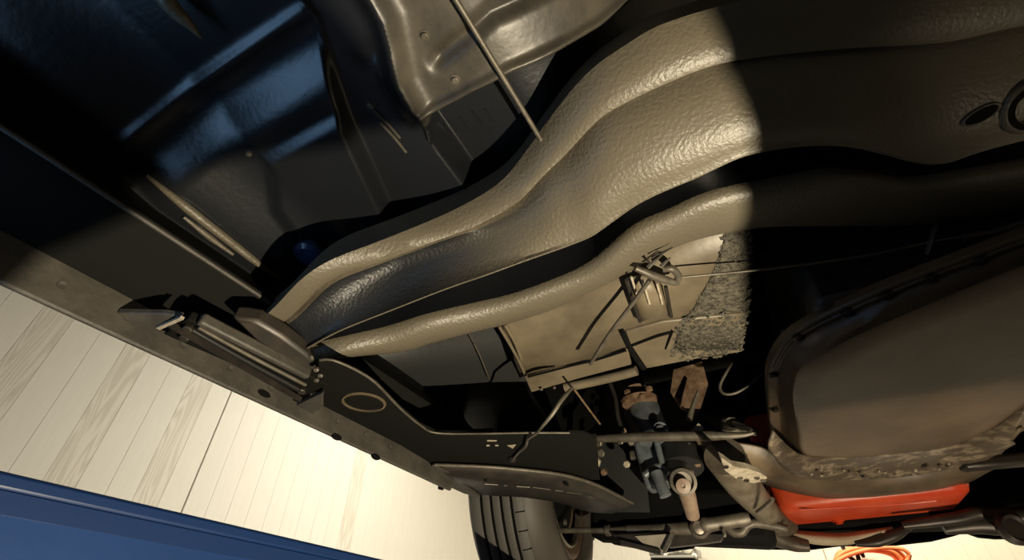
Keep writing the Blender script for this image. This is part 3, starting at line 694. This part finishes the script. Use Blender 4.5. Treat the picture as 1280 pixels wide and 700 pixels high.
# ---------------- red engine oil pan
Y0, Y1 = 1.10, 1.34
def rsec(x0, x1, y0, y1, h, r, n=6):
    out = []
    for cx, cy, a0 in ((x1 - r, y1 - r, 0), (x0 + r, y1 - r, 90), (x0 + r, y0 + r, 180), (x1 - r, y0 + r, 270)):
        for k in range(n): a = math.radians(a0 + 90 * k / (n - 1)); out.append(W(cx + r * math.cos(a), cy + r * math.sin(a), h))
    return np.array(out)
zr = [rsec(.000, .385, 1.275, 1.62, .48, .03), rsec(.002, .382, 1.278, 1.62, .36, .03), rsec(.012, .372, 1.290, 1.60, .282, .035), rsec(.016, .368, 1.294, 1.595, .271, .035),
      rsec(.026, .357, 1.304, 1.585, .2645, .032), rsec(.06, .33, 1.34, 1.55, .2635, .02)]
nz = len(zr[0]); V = np.vstack(zr + [np.array([W(.195, 1.45, .263)])]); f = grid_faces(len(zr), nz, True) + [((len(zr) - 1) * nz + j, (len(zr) - 1) * nz + (j + 1) % nz, len(zr) * nz) for j in range(nz)]
red = make('engine_oil_pan', V, f, 'red_paint', car, 'orange-red painted engine oil pan', True, 70)
lathe('drain_plug', P(1048, 651, .2625), (0, 0, -1), [(.013, -.002), (.013, .002), (.008, .002), (.008, .007), (.0001, .007)], 'red_paint', red, n=12)
tube('pan_crease', [P(1000, 637, .2635), P(1060, 634, .2635), P(1130, 630, .2635), P(1170, 626, .2635)], .0016, 'red_paint', red, n=6)

# ---------------- exhaust pipe with flange plate
fpx = [(901,572),(906,588),(920,598),(942,604),(956,601),(959,597),(950,591),(935,586),(917,583),(908,576)]
ex = tube('exhaust_pipe', [P(905, 570, .32), P(922, 596, .30), P(942, 622, .285), P(966, 646, .27), P(990, 664, .262)], [.040, .036, .030, .030, .030], 'exhaust', car, 'grey-brown exhaust pipe with pale flange and clamp ring', n=20)
plate('flange_plate', [P(x, y, .268) for x, y in fpx], 'ali', ex, t=.012, d=(-.2, .3, 1))
for x, y in ((907, 583), (925, 597), (933, 600), (946, 597), (954, 600)):
    lathe('flange_bolt', P(x, y, .2675), (0, -.3, -1), [(.0055, -.001), (.005, .002), (.003, .002), (.0028, -.0005), (.0001, -.0006)], 'dark_steel' if x in (933, 907) else 'dull_steel', ex, n=10)
tube('clamp_ring', [P(947, 640, .245), P(956, 633, .242), P(966, 624, .243)], .0042, 'steel', ex, n=8)

# ---------------- engine-bay hardware left of the transmission
YE = 1.0
tube('cross_rod', [PY(733, 549, .98), PY(780, 547, .98), PY(850, 545, .98), PY(925, 544, .98), PY(946, 539, .98)], [.007, .010, .010, .010, .003], 'dull_steel', car, 'long grey tie rod lying across below the transmission', n=12)
for x, r in ((735, .014), (742, .012)): lathe('rod_joint', PY(x, 548, .97), (1, .2, 0), [(r * .6, -.008), (r, -.005), (r, .005), (r * .6, .008)], 'dark_steel', car, n=14)
kn = lathe('rod_bracket', PY(915, 533, 1.02), (.3, -.9, .3), [(.020, -.01), (.020, .008), (.013, .012), (.012, .004), (.0001, .003)], 'dull_steel', car, n=20)
bar('rod_bracket', PY(918, 530, 1.02), PY(944, 540, 1.0), .022, .016, 'dull_steel', car, bev=.004)
# steering box: rusty coupling above a blue-grey housing
sb = tube('steering_box', [PY(800, 500, 1.08), PY(806, 514, 1.06), PY(812, 530, 1.05), PY(816, 548, 1.04)], [.034, .036, .034, .032], 'blue_cast', car, 'blue-grey steering box with rusty coupling', n=20)
up_ = (np.array(PY(797, 484, 1.06)) - np.array(PY(803, 510, 1.06)))
lathe('coupling', PY(799, 502, 1.035), up_, [(.026, -.006), (.040, -.004), (.042, .004), (.030, .008), (.020, .012), (.018, .030), (.024, .034), (.012, .044), (.0001, .044)], 'rust', sb, n=24)
for dx, dy in ((-13, -2), (14, -6), (5, 4)): bolt(PY(798 + dx, 494 + dy, 1.00), up_, .008, 'rust', sb, 'coupling_bolt', washer=False)
bolt(PY(826, 536, 1.0), (0, -.8, -.5), .010, 'blue_cast', sb, 'housing_bolt')
tube('bracket_strap', [PY(763, 480, 1.0), PY(769, 498, 1.0), PY(772, 520, 1.0), PY(778, 540, 1.0)], .005, 'dark_steel', car, n=8)
gb = bar('gear_casting', PY(806, 552, 1.10), PY(824, 612, 1.10), .050, .05, 'blue_cast', car, 'grey cast pitman housing with ribs', up=(0, -1, .2), bev=.008)
tube('casting_rib', [PY(806, 594, 1.06), PY(815, 587, 1.06), PY(826, 583, 1.06), PY(836, 591, 1.06)], .008, 'blue_cast', gb, n=10)
tube('casting_rib', [PY(820, 548, 1.05), PY(824, 565, 1.05), PY(828, 580, 1.05)], .007, 'blue_cast', gb, n=10)
tube('casting_rib', [PY(820, 590, 1.05), PY(826, 606, 1.05), PY(832, 620, 1.05)], .013, 'blue_cast', gb, n=10)
bar('casting_foot', PY(788, 570, 1.10), PY(806, 568, 1.10), .02, .02, 'dull_steel', gb, bev=.003)
of = tube('oil_filter', [PY(845, 548, 1.10), PY(850, 565, 1.09), PY(853, 585, 1.08)], [.030, .044, .044], 'black_plastic', car, 'black cylindrical canister beside the grey casting', n=24)
tube('canister_band', [PY(840, 549, 1.07), PY(850, 549, 1.06), PY(862, 557, 1.06)], .006, 'blue_cast', of, n=8)
tube('canister_band', [PY(838, 588, 1.04), PY(852, 586, 1.03), PY(866, 592, 1.04)], .007, 'dull_steel', of, n=8)
td = (np.array(PY(864, 645, 1.12)) - np.array(PY(856, 605, 1.06)))
tr = tube('tie_rod', [PY(855, 605, 1.06), PY(860, 622, 1.08), PY(866, 645, 1.12)], [.018, .016, .014], 'rod_brown', car, 'short brown rod with a ring-shaped end', n=14)
lathe('rod_eye', PY(854, 602, 1.03), (.15, -.9, -.4), [(.022, -.008), (.026, -.004), (.026, .004), (.020, .006), (.018, -.004), (.0001, -.006)], 'dull_steel', tr, n=24)
lathe('rod_eye_bush', PY(854, 607, 1.02), (.15, -.9, -.4), [(.014, -.004), (.014, .006), (.004, .008), (.003, .004), (.0001, .003)], 'rod_brown', tr, n=18)
# rusty exhaust manifold shield and wires
plate('heat_shield', [PY(842, 462, 1.05), PY(878, 452, 1.05), PY(885, 480, 1.05), PY(872, 520, 1.05), PY(850, 510, 1.05), PY(838, 490, 1.05)], 'rust', car, 'brown rusty shield deep in the engine bay', t=.004, d=(0, 1, 0))
tube('shield_strut', [PY(873, 488, 1.0), PY(866, 508, 1.0), PY(861, 526, 1.0)], [.003, .005, .007], 'dull_steel', car, n=8)
plate('shield_tab', [PY(862, 540, .99), PY(873, 529, .99), PY(880, 535, .99), PY(872, 542, .99)], 'ali', car, t=.004, d=(0, 1, 0))
tube('loose_wire', [PY(922, 442, .95), PY(910, 462, .95), PY(900, 482, .95), PY(905, 492, .95), PY(920, 491, .95), PY(938, 480, .95), PY(954, 467, .95)], .0030, 'dull_steel', car, 'thin loose wire loop beside the transmission pan', n=8)
plate('wire_tab', [PY(930, 449, .95), PY(950, 444, .95), PY(958, 448, .95), PY(934, 452, .95)], 'dark_steel', car, t=.004, d=(0, 1, 0))
bolt(PY(980, 414, .72), (-.3, -.5, -1), .006, 'dull_steel', car, 'stud', washer=False)
tube('fender_strut', [PY(866, 562, 1.15), PY(875, 555, 1.15), PY(884, 548, 1.15)], .006, 'rust', car, n=8)
# small fasteners glinting around the wheel-housing
for x, y, r, mm in ((752, 566, .010, 'dull_steel'), (745, 577, .013, 'ali'), (776, 551, .009, 'steel'), (789, 553, .008, 'dull_steel'), (784, 580, .008, 'ali'), (872, 579, .008, 'rust'),
                    (750, 553, .010, 'dull_steel'), (779, 539, .008, 'rust'), (756, 590, .008, 'rust')):
    bolt(PY(x, y, 1.08), (rng.uniform(-.4, .4), -1, -.4), r, mm, car, 'fastener', washer=False)
ap = plate('splash_apron', [PY(742, 552, 1.16), PY(800, 556, 1.16), PY(806, 580, 1.16), PY(812, 640, 1.16), PY(750, 640, 1.16), PY(741, 600, 1.16)], 'toe_grey', car, 'dark splash apron between the wheel and steering box', t=.004, d=(0, 1, 0))
tube('apron_edge', [PY(738, 546, 1.0), PY(742, 570, 1.0), PY(741, 598, 1.0)], .010, 'dark_steel', ap, n=10)

# ---------------- front suspension crossmember, sway bar, control arms
kx = bar('suspension_crossmember', PY(742, 644, 1.40), PY(965, 648, 1.40), .09, .13, 'void_black', car, 'black suspension crossmember below the engine', up=(0, 0, 1), bev=.02)
bar('suspension_crossmember', PY(960, 655, 1.50), PY(1330, 640, 1.50), .09, .05, 'void_black', car, bev=.015)
sw = tube('sway_bar', [PY(700, 663, 1.33), PY(740, 663, 1.33), PY(800, 663, 1.33), PY(868, 661, 1.33), PY(890, 657, 1.33), PY(905, 655, 1.33), PY(910, 660, 1.33), PY(918, 666, 1.33), PY(928, 665, 1.33), PY(934, 657, 1.33), PY(945, 654, 1.33), PY(968, 658, 1.33), PY(985, 661, 1.33)],
          [.007] * 3 + [.008, .012, .014, .016, .018, .016, .010, .010, .010, .008], 'dull_steel', car, 'grey anti-roll bar with bends and bolted eyes', n=12, samples=90)
lathe('bar_eye', PY(874, 661, 1.31), (.2, -1, -.1), [(.020, -.01), (.022, .0), (.016, .006), (.012, .002), (.0001, .004)], 'steel', sw, n=18)
lathe('bar_sleeve', PY(878, 657, 1.32), (1, 0, .05), [(.018, 0), (.020, .01), (.016, .02), (.016, .10), (.013, .11)], 'dull_steel', sw, n=16)
for x in (760, 788, 793, 799): lathe('bar_clamp', PY(x, 663, 1.33), (1, 0, 0), [(.010, -.008), (.014, -.006), (.014, .006), (.010, .008)], 'steel', sw, n=12)
tube('bar_hook', [PY(904, 662, 1.30), PY(906, 668, 1.30), PY(905, 671, 1.30)], .004, 'steel', sw, n=8)
tube('strut_tube', [PY(944, 659, 1.45), PY(958, 667, 1.45), PY(975, 674, 1.45), PY(995, 680, 1.45), PY(1012, 683, 1.45)], [.014, .020, .020, .018, .012], 'dull_steel', car, 'smooth grey strut under the cream crossmember', n=14)
tube('strut_tube', [PY(1070, 680, 1.45), PY(1095, 677, 1.45), PY(1120, 668, 1.45), PY(1138, 658, 1.45)], [.006, .012, .012, .006], 'dark_steel', car, n=14)
cr = loft('cream_crossmember', [crspline([PY(x, y, 1.46) for x, y in ((978,660),(1010,664),(1050,666),(1085,662),(1115,658))], 24), crspline([PY(x, y, 1.44) for x, y in ((990,668),(1015,673),(1050,675),(1080,671),(1104,664))], 24),
     crspline([PY(x, y, 1.46) for x, y in ((1004,677),(1020,681),(1048,682),(1072,679),(1092,671))], 24), crspline([PY(x, y, 1.52) for x, y in ((1004,677),(1020,681),(1048,682),(1072,679),(1092,671))], 24)], 'cream', car, 'cream-coloured belly of the crossmember below the red pan', thick=.01)
ca = plate('control_arm', [PY(x, y, 1.30) for x, y in ((762,667),(838,665),(836,676),(829,690),(812,687),(776,676))], 'dark_steel', car, 'triangular control arm plate left of centre', t=.03, d=(0, 1, 0), bev=.004)
plate('arm_face', [PY(x, y, 1.295) for x, y in ((793,670),(838,667),(834,680),(827,691),(811,686))], 'arm_grey', ca, t=.006, d=(0, 1, 0), bev=.001)
bar('arm_rib', PY(842, 665, 1.285), PY(830, 690, 1.285), .008, .008, 'steel', ca)
bar('arm_rib', PY(776, 678, 1.285), PY(826, 691, 1.285), .010, .010, 'dark_steel', ca)
plate('arm_skirt', [PY(x, y, 1.32) for x, y in ((842,667),(905,668),(900,676),(872,680),(836,684))], 'dark_steel', ca, t=.02, d=(0, 1, 0))
ra = tube('lower_arm', [PY(1128, 657, 1.4), PY(1165, 652, 1.4), PY(1200, 647, 1.4), PY(1224, 641, 1.4), PY(1240, 645, 1.4), PY(1300, 645, 1.4)], [.008, .011, .013, .013, .015, .018], 'dark_steel', car, 'dark lower arm right of the red pan', n=16)
tube('lower_arm', [PY(1180, 662, 1.42), PY(1220, 655, 1.42), PY(1262, 657, 1.42), PY(1274, 664, 1.42)], [.010, .018, .022, .018], 'dark_steel', car, n=16)
lathe('arm_bush', PY(1268, 661, 1.37), (.4, -1, 0), [(.028, -.01), (.030, .0), (.024, .008), (.018, .004), (.0001, .005)], 'dark_steel', ra, n=20)
boxw('arm_mount', PY(1266, 652, 1.45), PY(1320, 636, 1.52), 'exhaust', car, bev=.01)

# ================================================================== things on the front wall
fx = thing('wall_fixture', PY(843, 700, WF - .15) - np.array([0, 0, .1]), 'grey ribbed metal fixture with dark underside on the white front wall', 'light fixture')
def PF(x, y, d=.0): return PY(x, y, WF - .02 - d)
hb = plate('housing', [PF(816, 692), PF(826, 689), PF(838, 685), PF(864, 683), (PF(870, 686)), PF(873, 697), PF(816, 698)], 'fixture_grey', fx, t=.14, d=(0, -1, 0), bev=.015)
plate('underside', [PF(818, 697, .01), PF(872, 697, .01), PF(880, 712, .01), PF(818, 712, .01)], 'black_plastic', fx, t=.13, d=(0, -1, 0), bev=.01)
plate('base_lip', [PF(815, 695, .14), PF(870, 694, .14), PF(870, 698, .14), PF(815, 698, .14)], 'fixture_grey', fx, t=.03, d=(0, -1, 0), bev=.004)
for x, y, r in ((833, 689, .026), (845, 688, .018), (850, 688, .018), (859, 686, .036), (832, 694, .015), (868, 695, .02)):
    lathe('lens', PF(x, y, .14), (0, -1, 0), [(r, -.01), (r, .012), (r * .7, .02), (.0001, .024)], 'fixture_white', fx, n=16)
tube('end_cap', [PF(866, 684, .12), PF(872, 688, .12), PF(874, 697, .12)], .02, 'fixture_grey', fx, n=10)

oc = thing('orange_cord', PY(1085, 705, WF - .1) - np.array([0, 0, .2]), 'coiled orange cord hanging by black loops on the white front wall', 'cord')
import math as _m
for k in range(7):
    c = PF(1086 + rng.uniform(-3, 3), 703 + rng.uniform(-1, 2), .05 + k * .012); ra_, rb_ = .19 + rng.uniform(-.02, .05), .075 + rng.uniform(-.01, .02)
    tl = rng.uniform(-.15, .15)
    tube('coil', [c + np.array([ra_ * math.cos(t), -.01 * math.sin(3 * t), rb_ * math.sin(t) + tl * ra_ * math.cos(t)]) for t in np.linspace(0, 2 * math.pi, 13)], .014, 'orange_cord', oc, n=8)
tube('hanging_loop', [PF(1052, 672, .06), PF(1053, 682, .06), PF(1058, 692, .06), PF(1068, 701, .06)], .014, 'black_plastic', oc, n=8)
tube('hanging_loop', [PF(1066, 676, .06), PF(1069, 685, .06), PF(1072, 694, .06), PF(1074, 702, .06)], .014, 'black_plastic', oc, n=8)
tube('hanging_loop', [PF(1071, 684, .06), PF(1076, 690, .06), PF(1080, 697, .06)], [.022, .018, .01], 'black_plastic', oc, n=8)

# ================================================================== added light on a stand below the car, unseen, with plates shaping it
L1 = np.array(ADDED1)
wl1 = thing('work_lamp', (L1[0], L1[1], 0.0), 'black work lamp on a tripod stand below the car', 'lamp')
d0, d1 = P(900, 60, .435), P(936, 470, .385)                  # edge of the lit field on the underside
kk = .25
e0_, e1_ = L1 + (d0 - L1) * kk, L1 + (d1 - L1) * kk
plate('barn_door', [e0_ + (e0_ - e1_) * 1.5, e1_ + (e1_ - e0_) * 1.5, e1_ + (e1_ - e0_) * 1.5 + np.array([.24, 0, -.03]), e0_ + (e0_ - e1_) * 1.5 + np.array([.25, 0, -.03])], 'black_plastic', wl1, t=.002)  # added plate that cuts the light along that edge
g0, g1 = W(-.85, -.02, .30), W(-.22, .215, .47)
q0, q1 = L1 + (g0 - L1) * kk, L1 + (g1 - L1) * kk
plate('barn_door', [q0, q1, q1 + np.array([0, -.2, -.03]), q0 + np.array([0, -.2, -.03])], 'black_plastic', wl1, t=.002)  # added plate keeping the light off the rear floor pan and rocker
boxw('housing', L1 + np.array([-.07, -.05, -.09]), L1 + np.array([.07, .05, -.02]), 'black_plastic', wl1, bev=.008)
tube('pole', [(L1[0], L1[1], L1[2] - .09), (L1[0], L1[1], .12)], .012, 'dark_steel', wl1, n=10)
for k in range(3):
    a = 2 * math.pi * k / 3
    tube('leg', [(L1[0], L1[1], .25), (L1[0] + .3 * math.cos(a), L1[1] + .3 * math.sin(a), .008)], .008, 'dark_steel', wl1, n=8)

# ================================================================== added low lights below the car, unseen
c = np.array(ADDED2); t_ = thing('floor_flood_lamp', (c[0], c[1], 0), 'small black flood lamp on the garage floor', 'lamp')
boxw('housing', (c[0] - .09, c[1] - .09, c[2] - .11), (c[0] + .09, c[1] + .09, c[2] - .045), 'black_plastic', t_, bev=.004)
for sx in (-1, 1): boxw('foot', (c[0] + sx * .06 - .012, c[1] - .09, 0), (c[0] + sx * .06 + .012, c[1] + .09, c[2] - .11), 'dark_steel', t_)
c = np.array(ADDED3); zt = CAMZ + RT
t_ = thing('lamp_panel', (c[0], c[1], zt), 'flat cool-white lamp panel lying on the blue runway', 'lamp')
boxw('housing', (c[0] - .12, c[1] - .18, zt), (c[0] + .12, c[1] + .18, zt + .018), 'black_plastic', t_, bev=.004)
